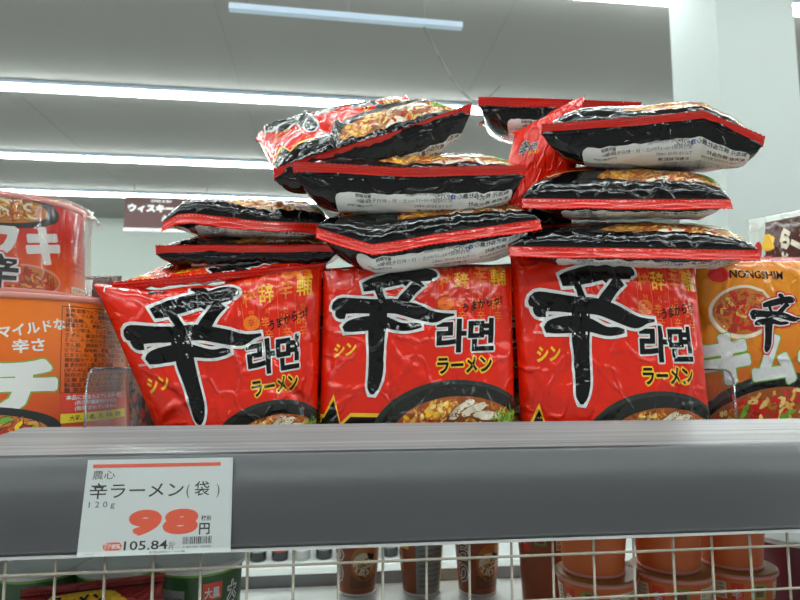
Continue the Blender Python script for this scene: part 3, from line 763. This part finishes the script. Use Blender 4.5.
L0, R0 = P(88, 463, Y=.5), P(232.5, 461, Y=.5)
cb_l, cb_r = P(76.5, 555, Y=.487), P(230, 551, Y=.487)
cf0, cf1 = on_face(.075, .0052), on_face(1.03, .0052)
kr = empty('price_card', (L0[0]+.06, cf1[0], cf1[1])); tag(kr, 'white price card reading 98 yen slotted in the grey price rail', 'price card')
xl0, xl1 = P(88, 463, Y=cf0[0])[0], P(233, 461, Y=cf0[0])[0]; xb0, xb1 = P(77, 553, Y=cf1[0])[0], P(230.5, 551, Y=cf1[0])[0]
def card_surf(o=0.0):
    def f(A):
        u, v = A[:, 0]/560, 1-A[:, 1]/350
        x = (xl0+(xl1-xl0)*u)*(1-v)+(xb0+(xb1-xb0)*u)*v
        return np.stack([x, cf0[0]+(cf1[0]-cf0[0])*v+outn[0]*o, cf0[1]+(cf1[1]-cf0[1])*v+outn[1]*o], 1)
    return f
panel('printed_face', card_art(), 'p_card', card_surf(.0003), kr, lay=.00006)
bk = card_surf(.0)(np.array([(0, 0), (560, 0), (560, 350), (0, 350)])); fr = card_surf(.0002)(np.array([(0, 0), (560, 0), (560, 350), (0, 350)]))
mesh_obj('card_stock', np.concatenate([bk, fr]), [(3, 2, 1, 0), (4, 5, 6, 7), (0, 1, 5, 4), (1, 2, 6, 5), (2, 3, 7, 6), (3, 0, 4, 7)], ['p_card'], None, None, kr, smooth=False)

# clear dividers with a rounded front corner
clear('divider_clear', tint=(244, 245, 250), refl=.03, rough=.05, haze=.01)
clear('divider_edge', tint=(150, 156, 190), refl=.3, rough=.1, haze=.12)
def divider(px, py, Y, label):
    p = P(px, py, Y=Y); z1 = p[2]; z0 = SHELF_Z; r_ = .014; x = p[0]; t = .0009
    prof = [(Y, z0), (Y, z1-r_)]+[(Y+r_-r_*math.cos(k), z1-r_+r_*math.sin(k)) for k in np.linspace(.2, PI/2, 8)]+[(Y+.26, z1), (Y+.26, z0)]
    root = empty('shelf_divider', (x, Y+.13, z0)); tag(root, label, 'shelf divider', 'clear plastic dividers between products')
    MB().extrude_x(prof, x-t, x+t).obj('panel', ['divider_clear'], root)
    e = MB()
    for q, w in zip(prof[:-2], prof[1:-1]): e.tube((x, q[0]-.0003, q[1]+.0002), (x, w[0]-.0003, w[1]+.0002), .0011, 6)
    e.obj('edge_bead', ['divider_edge'], root, True)
divider(88, 369, .535, 'clear plastic divider beside the orange kimchi cup')
divider(733, 370, .55, 'clear plastic divider in front of the orange kimchi bag')

# wire fence of the lower shelf
flat('wire_cream', (160, 152, 138), .4)
fr_ = empty('wire_fence', (0, .478, LOW_Z)); tag(fr_, 'cream wire grid fence under the price rail', 'wire fence')
YF = .487; ztop = c[2]-.003; xw = P(293.5, 560, Y=YF)[0]; sp = (P(787, 560, Y=YF)[0]-P(4, 560, Y=YF)[0])/18
m = MB(); k0 = int((X0-xw)/sp)
for i in range(k0, k0+int((X1-X0)/sp)):
    x = xw+i*sp; m.tube((x, YF, LOW_Z+.002), (x, YF, ztop), .0011, 8)
m.obj('upright_wires', ['wire_cream'], fr_, True)
zw = P(650, 550, Y=YF)[2]; m = MB()
for i in range(0, 6):
    z = zw-i*sp*1.0
    if z > LOW_Z: m.tube((X0, YF-.0026, z), (X1, YF-.0024, z), .0011, 8)
m.tube((X0, YF, LOW_Z+.003), (X1, YF, LOW_Z+.003), .002, 8)
m.obj('cross_wires', ['wire_cream'], fr_, True)

# ------------------------------------------------------------------ lower shelf goods
flat('foil_white', (236, 240, 238), .35, noise=.12, nscale=60, bump=.001)
def green_art():
    A = Art(280, 120, 60, 4)
    A.rect(0, 115, 280, 120, 'p_lime', 1)
    A.rect(104, 0, 130, 106, 'p_grey', 1)
    for k in range(12): A.text('原材料名小麦粉食塩', 106, 98-k*7, 4, 'p_black', 2, width=22, res=1)
    A.rect(148, 98, 168, 110, 'p_red', 2); A.text('大黒', 150, 100, 8, 'p_white', 3, off=.03)
    for k_, x in (('天そ', 146), ('うま', 40), ('天そ', 216)):
        for q_, ch in enumerate(k_): A.halo(ch, x, 70-q_*40, 28, 'p_white', 2, 2, off=.03); A.text(ch, x, 70-q_*40, 28, 'p_black', 3, off=.04)
    for j, t in enumerate('大盛りそば'): A.halo(t, 176, 96-j*15, 13, 'p_white', 2, 1.2, off=.03); A.text(t, 176, 96-j*15, 13, 'p_black', 3, off=.0)
    A.rect(84, 30, 100, 100, 'p_lime', 1); A.text('特', 78, 90, 16, 'p_orange', 2, off=.05)
    return A
GA = green_art()
for i, (px, py, fc, lb) in enumerate(((-35, 564, -.2, 'green noodle cup cut by the left edge of the view'), (44, 562, 1.5, 'green noodle cup behind the red and yellow packet, first from the left edge'),
                                  (124, 560, .2, 'green noodle cup directly under the price card'), (200, 557, .1, 'green noodle cup with grey ingredient panel, rightmost of the green cups'))):
    p = P(px, py, Y=.69); h = p[2]-LOW_Z
    cup('noodle_cup', lb, (p[0], .69, LOW_Z), .038, .0445, h, GA, 'p_green', rim='p_white', lid='foil_white', face=-PI/2+fc, group='green cups on the lower shelf')

def tall_art(sd):
    A = Art(240, 120, 48, 12); r = random.Random(sd)
    for j, t in enumerate('ふらり'):
        A.text(t, 70, 88-j*34, 32, 'p_white', 2, off=.08); A.text(t, 70, 88-j*34, 32, 'p_purple', 3, off=.01)
    A.ell(132, 50, 26, 30, 'p_broth', 1, 30); A.ell(130, 48, 20, 18, 'p_cream', 2, 24); noodles(A, r, 132, 42, 22, 14, 26, 3, ['p_noodle', 'p_noodle_dark', 'p_cream'], 1.4, 10); A.ell(122, 56, 9, 7, 'p_white', 5, 16); A.ell(124, 56, 3.6, 3, 'p_yellow', 5.5, 12); A.poly([(134, 66), (150, 62), (148, 52), (138, 56)], 'p_black', 5)
    A.rect(104, 10, 160, 30, 'p_brown', 1); A.rect(150, 70, 172, 120, 'p_yellow', 1); A.rect(100, 90, 150, 120, 'p_chili', 1)
    A.rect(185, 0, 240, 110, 'p_grey', 1)
    for k in range(12): A.text('名称即席めん原材料', 190, 100-k*8, 5, 'p_black', 2, width=44, res=1)
    A.rect(0, 0, 20, 120, 'p_yellow', 1)
    return A
flat('cup_brown', (160, 82, 50), .35)
TA = tall_art(1)
for (px, fc, lb) in ((358, 0, 'tall brown noodle cup with egg bowl picture, left of the three'), (424, -2.1, 'tall noodle cup turned to show its grey ingredient panel'),
                    (482, .1, 'tall brown noodle cup, nearest to the orange cups')):
    p = P(px, 597, Z=-.375)
    cup('noodle_cup', lb, (p[0], p[1]+.03, LOW_Z), .031, .041, .125, TA, 'cup_brown', face=-PI/2+fc, group='tall brown cups on the lower shelf')

flat('cup_terracotta', (222, 108, 48), .4, noise=.08, nscale=40)
flat('lid_amber', (176, 120, 50), .4)
def or_art():
    A = Art(330, 90, 60, 6)
    for x in (40, 150, 260):
        A.rect(x+10, 58, x+50, 80, 'p_cream', 1)
        for k in range(4): A.text('即席カップめん小麦粉', x+12, 75-k*5, 4, 'p_black', 2, res=1, width=36)
        A.rect(x+56, 54, x+72, 80, 'p_red', 1); A.text('辛', x+57, 62, 13, 'p_white', 2, off=.03)
        A.rect(x-26, 62, x-6, 80, 'p_lime', 1); A.rect(x-22, 64, x-10, 78, 'p_brown', 2)
    return A
OA = or_art()
for i, (px, Y) in enumerate(((596, .80), (671, .80), (734, .82))):
    py = 572-(px-596)*.055; p = P(px, py, Y=Y); R1 = .0515; h = p[2]-LOW_Z
    nm = ('left', 'middle', 'right')[i]
    cup('noodle_cup', 'orange noodle cup, bottom of the %s stack of the three orange stacks' % nm, (p[0], Y, LOW_Z), .041, R1, h, OA, 'cup_terracotta', lid='lid_amber', rim='p_pink', face=-PI/2+.3*i, group='orange cups stacked on the lower shelf')
    cup('noodle_cup', 'orange noodle cup, top of the %s stack of the three orange stacks' % nm, (p[0]-.003, Y+.002, LOW_Z+h+.003), .0395, .047, .085, OA, 'cup_terracotta', lid='p_white', rim='p_pink', face=-PI/2+2.9+.4*i, group='orange cups stacked on the lower shelf')
p = P(552, 604, Z=-.375); cup('noodle_cup', 'reddish noodle cup half hidden behind the leftmost orange stack', (p[0], .97, LOW_Z), .042, .05, .14, OA, 'cup_brown', lid='p_white', group=None)
def bar_art():
    A = Art(240, 120, 24, 4)
    A.rect(100, 60, 118, 90, 'p_pink', 1)
    for k in range(9): A.rect(102+k*1.7, 63, 102.8+k*1.7+(k % 3)*.3, 87, 'p_black', 2)
    A.halo('カレー', 126, 70, 18, 'p_cream', 2, .8); return A
p = P(792, 534, Y=.90); cup('noodle_cup', 'dark red noodle cup with white lid at the right edge', (p[0], .90, LOW_Z), .054, .064, p[2]-LOW_Z, bar_art(), 'p_purple', lid='p_white')

def snack_art():
    A = Art(BW, BH, 60, 54)
    A.poly([(14, -5), (24, 140), (50, 168), (110, 176), (140, 166), (160, 150), (150, -5)], 'ink_yellow', 1)
    A.poly([(10, 60), (60, 120), (90, 80), (130, 130), (160, 90), (200, 110), (200, 60), (10, 20)], 'ink_orange', 2)
    A.text('ラーメン', 50, 148, 20, 'ink_black', 3, off=.05)
    return A
make_bag('noodle_bag', 'red and yellow noodle packet in front of the green cups', line([(14, 700), (176, 694)], .60), line([(20, 598), (164, 582)], .605), (0, -1, .3), .02, .014, 71, nexp=3, art=snack_art(), back=BACK,
         base='film_snack', sealm='film_snack', flap0=(0, .9, -.1), flap1=(0, .3, 1), fl1=.007, group=None)

# ------------------------------------------------------------------ things behind on the upper shelf
flat('p_dim_brown', (96, 62, 44), .4, noise=.5, nscale=90)
def brown_art():
    A = Art(BW, BH, 40, 36); r = random.Random(12)
    for i in range(120): A.ell(r.uniform(0, BW), r.uniform(10, 120), r.uniform(5, 12), r.uniform(4, 9), r.choice(['ink_brown', 'ink_brown', 'ink_noodle_dark', 'ink_black', 'ink_chili']), 1+r.random(), 9, r.uniform(0, 3))
    A.rect(20, 110, 90, 175, 'ink_white', 3); A.text('麺', 30, 122, 44, 'ink_black', 4, off=.04)
    return A
BA = brown_art()
make_bag('snack_packet', 'dark brown packet half hidden between the orange cup and the leftmost red bag', line([(96, 440), (190, 440)], .78), line([(100, 318), (190, 322)], .78), (0, -1, 0), .02, .02, 80, nexp=4, art=BA, base='film_brown', sealm='film_brown', cat='snack packet')
def cel_art():
    A = Art(BW, BH, 40, 36)
    A.rect(18, 96, 170, 175, 'film_brown', 1)
    for j, t in enumerate(('らー', 'めん')):
        A.halo(t, 40-j*4, 152-j*20, 19, 'ink_cream', 3, 1, off=.03, rot=-.35)
    A.text('熟成', 72, 158, 13, 'ink_white', 3, off=.04, rot=-.3)
    A.ell(22, 156, 9, 8, 'ink_yellow', 2, 20, jit=.2, rnd=random.Random(1)); A.ell(24, 140, 9, 9, 'ink_chili', 2, 20, jit=.2, rnd=random.Random(2)); A.ell(8, 150, 5, 9, 'ink_chili', 2, 14)
    return A
film('film_pale', (206, 212, 204), .2)
make_bag('snack_packet', 'pale packet with brown front standing behind the orange kimchi bag', line([(735, 428), (880, 428)], .86), line([(748, 220), (870, 196)], .88), (0, -1, .15), .02, .02, 81, nexp=3, art=cel_art(), back=BA, base='film_pale', sealm='film_pale', cat='snack packet', crumple=1.4)
bx = P(96, 290, Y=1.0)
make_bag('snack_packet', 'small beige packet barely visible past the large cups', line([(66, 419), (128, 419)], 1.0), line([(74, 276), (122, 276)], 1.0), (0, -1, 0), .015, .015, 82, nexp=3, art=BA, base='film_brown', sealm='film_pale', cat='snack packet')

# ------------------------------------------------------------------ building shell
CEIL = 2.2; CZ = CAMZ+CEIL
flat('ceiling_paint', (126, 124, 121), .8, noise=.04, nscale=1.5)
flat('wall_paint', (160, 167, 161), .8, noise=.03, nscale=1)
flat('pillar_paint', (176, 182, 180), .7, noise=.03, nscale=3)
flat('floor_tile', (200, 200, 196), .35, noise=.05, nscale=2)
flat('seam', (118, 116, 113), .8)
YW = 9.3
def room(name, lo, hi, mat):
    o = MB().box(lo, hi).obj(name, [mat]); o['kind'] = 'structure'; return o
room('floor', (-9, -5, -.1), (14, YW+.2, 0), 'floor_tile')
room('ceiling', (-9, -5, CZ), (14, YW+.2, CZ+.1), 'ceiling_paint')
room('wall_far', (-9, YW, 0), (14, YW+.2, CZ), 'wall_paint')
room('wall_left', (-9.1, -5, 0), (-9, YW, CZ), 'wall_paint')
room('wall_right', (14, -5, 0), (14.1, YW, CZ), 'wall_paint')
m = MB()
for i in range(12): m.box((-8+i*1.82, -5, CZ-.002), (-8+i*1.82+.008, YW, CZ+.001))
o = m.obj('trim_1', ['seam']); o['kind'] = 'structure'
pn = P(727, 200, Y=2.6); pr = P(804, 150, Y=2.6); pf = P(672, 200, Y=2.6*1.145)
o = MB().box((pn[0], 2.6, 0), (pr[0], 2.6*1.15, CZ)).obj('pillar', ['pillar_paint']); tag(o, 'square white pillar rising to the ceiling at the right', 'pillar')

emit('tube_glow', (236, 246, 242), 23.0)
flat('tube_body', (190, 206, 226), .4)
rows = [P(400, y, Z=CEIL)[1] for y in (102, 167, 201)]
d = (rows[2]-rows[0])/2
ys = [rows[0]-d*1.09*k for k in range(4, 0, -1)]+rows
for i, y in enumerate(ys):
    lab = 'continuous glowing ceiling strip light, ' + {6: 'farthest row, just above the hanging sign', 5: 'second row from the far wall', 4: 'row passing behind the top bag of the middle pile', 3: 'row at the very top right of the view'}.get(i, 'behind the shopper, row %s' % ['farthest back', 'second farthest', 'nearest'][min(i, 2)])
    root = empty('strip_light', (2, y, CZ)); tag(root, lab, 'ceiling light', 'ceiling strip lights')
    MB().box((-8.5, y-.05, CZ-.03), (13.5, y+.05, CZ-.001)).obj('housing', ['tube_body'], root)
    MB().box((-8.5, y-.03, CZ-.058), (13.5, y+.03, CZ-.0305)).obj('tube', ['tube_glow'], root)
# unlit hanging rail
z_ = 1.75; a1, a2 = P(229, 10, Z=z_), P(462, 29, Z=z_)
root = empty('hanging_rail', (a1+a2)/2); tag(root, 'unlit pale blue light rail hanging from thin wires', 'hanging rail')
m = MB(); dv = Vector(a2-a1).normalized(); nv = Vector((-dv.y, dv.x, 0))*.018; up = Vector((0, 0, .03))
A1, A2 = Vector(a1), Vector(a2)
m.add([A1-nv, A1+nv, A2+nv, A2-nv, A1-nv+up, A1+nv+up, A2+nv+up, A2-nv+up], [(3,2,1,0),(4,5,6,7),(0,1,5,4),(1,2,6,5),(2,3,7,6),(3,0,4,7)])
m.obj('rail_body', ['tube_body'], root)
for t in (.08, .5, .83):
    p_ = A1.lerp(A2, t)+up; MB().tube(p_, (p_.x, p_.y, CZ), .003, 6).obj('wire', ['seam'], root)
p_ = A1.lerp(A2, .83)+Vector((0, 0, -.008)); q_ = Vector(P(500, 86, Y=4.4)); mm = MB(); prev = p_
for k in range(1, 9):
    t = k/8; cur = p_.lerp(q_, t)+Vector((0, 0, -.25*math.sin(PI*t))); mm.tube(prev, cur, .006, 6); prev = cur
o = mm.obj('cable', ['seam'], None, True); tag(o, 'thin cable drooping from the hanging rail to the right', 'cable')

# hanging brown sign
flat('sign_brown', (72, 30, 27), .5)
def sign_art():
    A = Art(170, 75, 4, 4)
    A.rect(0, 0, 170, 7, 'p_white', 1); A.text('WHISKEY & SPIRITS', 20, 1.5, 5, 'p_purple', 2)
    A.text('Drink & Bar', 50, 64, 8, 'p_white', 1, off=.02)
    A.text('ウィスキー・', 8, 44, 17, 'p_white', 1, off=.05, width=96); A.text('焼酎', 72, 16, 22, 'p_white', 1, off=.05)
    A.text('ジン・ウォッカ', 108, 44, 12, 'p_white', 1, off=.03, width=56)
    return A
s0, s1, s2 = P(125, 196, Y=7.5), P(215, 198, Y=7.5), P(125, 231, Y=7.5)
root = empty('hanging_sign', ((s0[0]+s1[0])/2, 7.5, s2[2])); tag(root, 'brown hanging aisle sign with white lettering, left of the bag piles', 'sign')
panel('sign_face', sign_art(), 'sign_brown', lambda A: np.stack([s0[0]+(s1[0]-s0[0])*A[:, 0]/170, np.full(len(A), 7.499), s2[2]+(s0[2]-s2[2])*A[:, 1]/75], 1), root, lay=.002)
MB().box((s0[0], 7.5, s2[2]), (s1[0], 7.53, s0[2])).obj('sign_board', ['sign_brown'], root)
for x in (s0[0]+.1, s1[0]-.1): MB().tube((x, 7.515, s0[2]), (x, 7.515, CZ), .006, 6).obj('rod', ['seam'], root)

# freezer case across the aisle, seen under the price rail, with dark bottles on it
flat('case_white', (222, 226, 224), .3); flat('case_dark', (26, 26, 30), .4); flat('bottle_glass', (34, 36, 40), .15)
def zat(py, Y): return float(P(400, py, Y=Y)[2])
YC = 2.6
root = empty('freezer_case', (.6, YC+.4, 0)); tag(root, 'white freezer case across the aisle seen through the wire fence', 'freezer case')
zt = zat(564, YC)
MB().box((-3, YC, 0), (1.55, YC+.9, zt)).obj('case_body', ['case_white'], root)
for k, (y0, y1) in enumerate(((574, 581), (588, 592))): MB().box((-3, YC-.02, zat(y1, YC)), (1.55, YC-.001, zat(y0, YC))).obj('bumper', ['steel_grey'], root)
MB().box((-3, YC+.3, zt+.001), (1.55, YC+.4, zt+.30)).obj('dark_riser', ['case_dark'], root)
for i in range(10):
    x = float(P(236+i*22, 556, Y=YC+.12)[0]); v, f = lathe([(.034, 0), (.036, .004), (.036, .13), (.03, .15), (.013, .18), (.013, .20), (.0, .201)], 16)
    b_ = empty('bottle', (x, YC+.12, zt+.001)); tag(b_, 'dark bottle standing on the white freezer case across the aisle', 'bottle', 'bottles on the freezer case')
    gb_ = mesh_obj('glass_body', np.array(v)+np.array([x, YC+.12, zt+.001]), f, ['bottle_glass' if i % 3 else 'p_grey'], None, None, b_)
    v2, f2 = lathe([(.014, .196), (.015, .198), (.015, .221), (.0, .222)], 16)
    mesh_obj('cap', np.array(v2)+np.array([x, YC+.12, zt+.001]), f2, ['p_grey'], None, None, b_)
    v, f = lathe([(.0368, .04), (.0370, .041), (.0370, .10), (.0368, .101)], 16)
    mesh_obj('paper_label', np.array(v)+np.array([x, YC+.12, zt+.001]), f, [('p_white', 'p_grey', 'p_chili')[i % 3]], None, None, b_)

# ------------------------------------------------------------------ light of the rest of the store
w = bpy.data.worlds.new('world'); SC.world = w; w.use_nodes = True
bg = w.node_tree.nodes['Background']; bg.inputs[0].default_value = (.84, .87, .86, 1); bg.inputs[1].default_value = .20
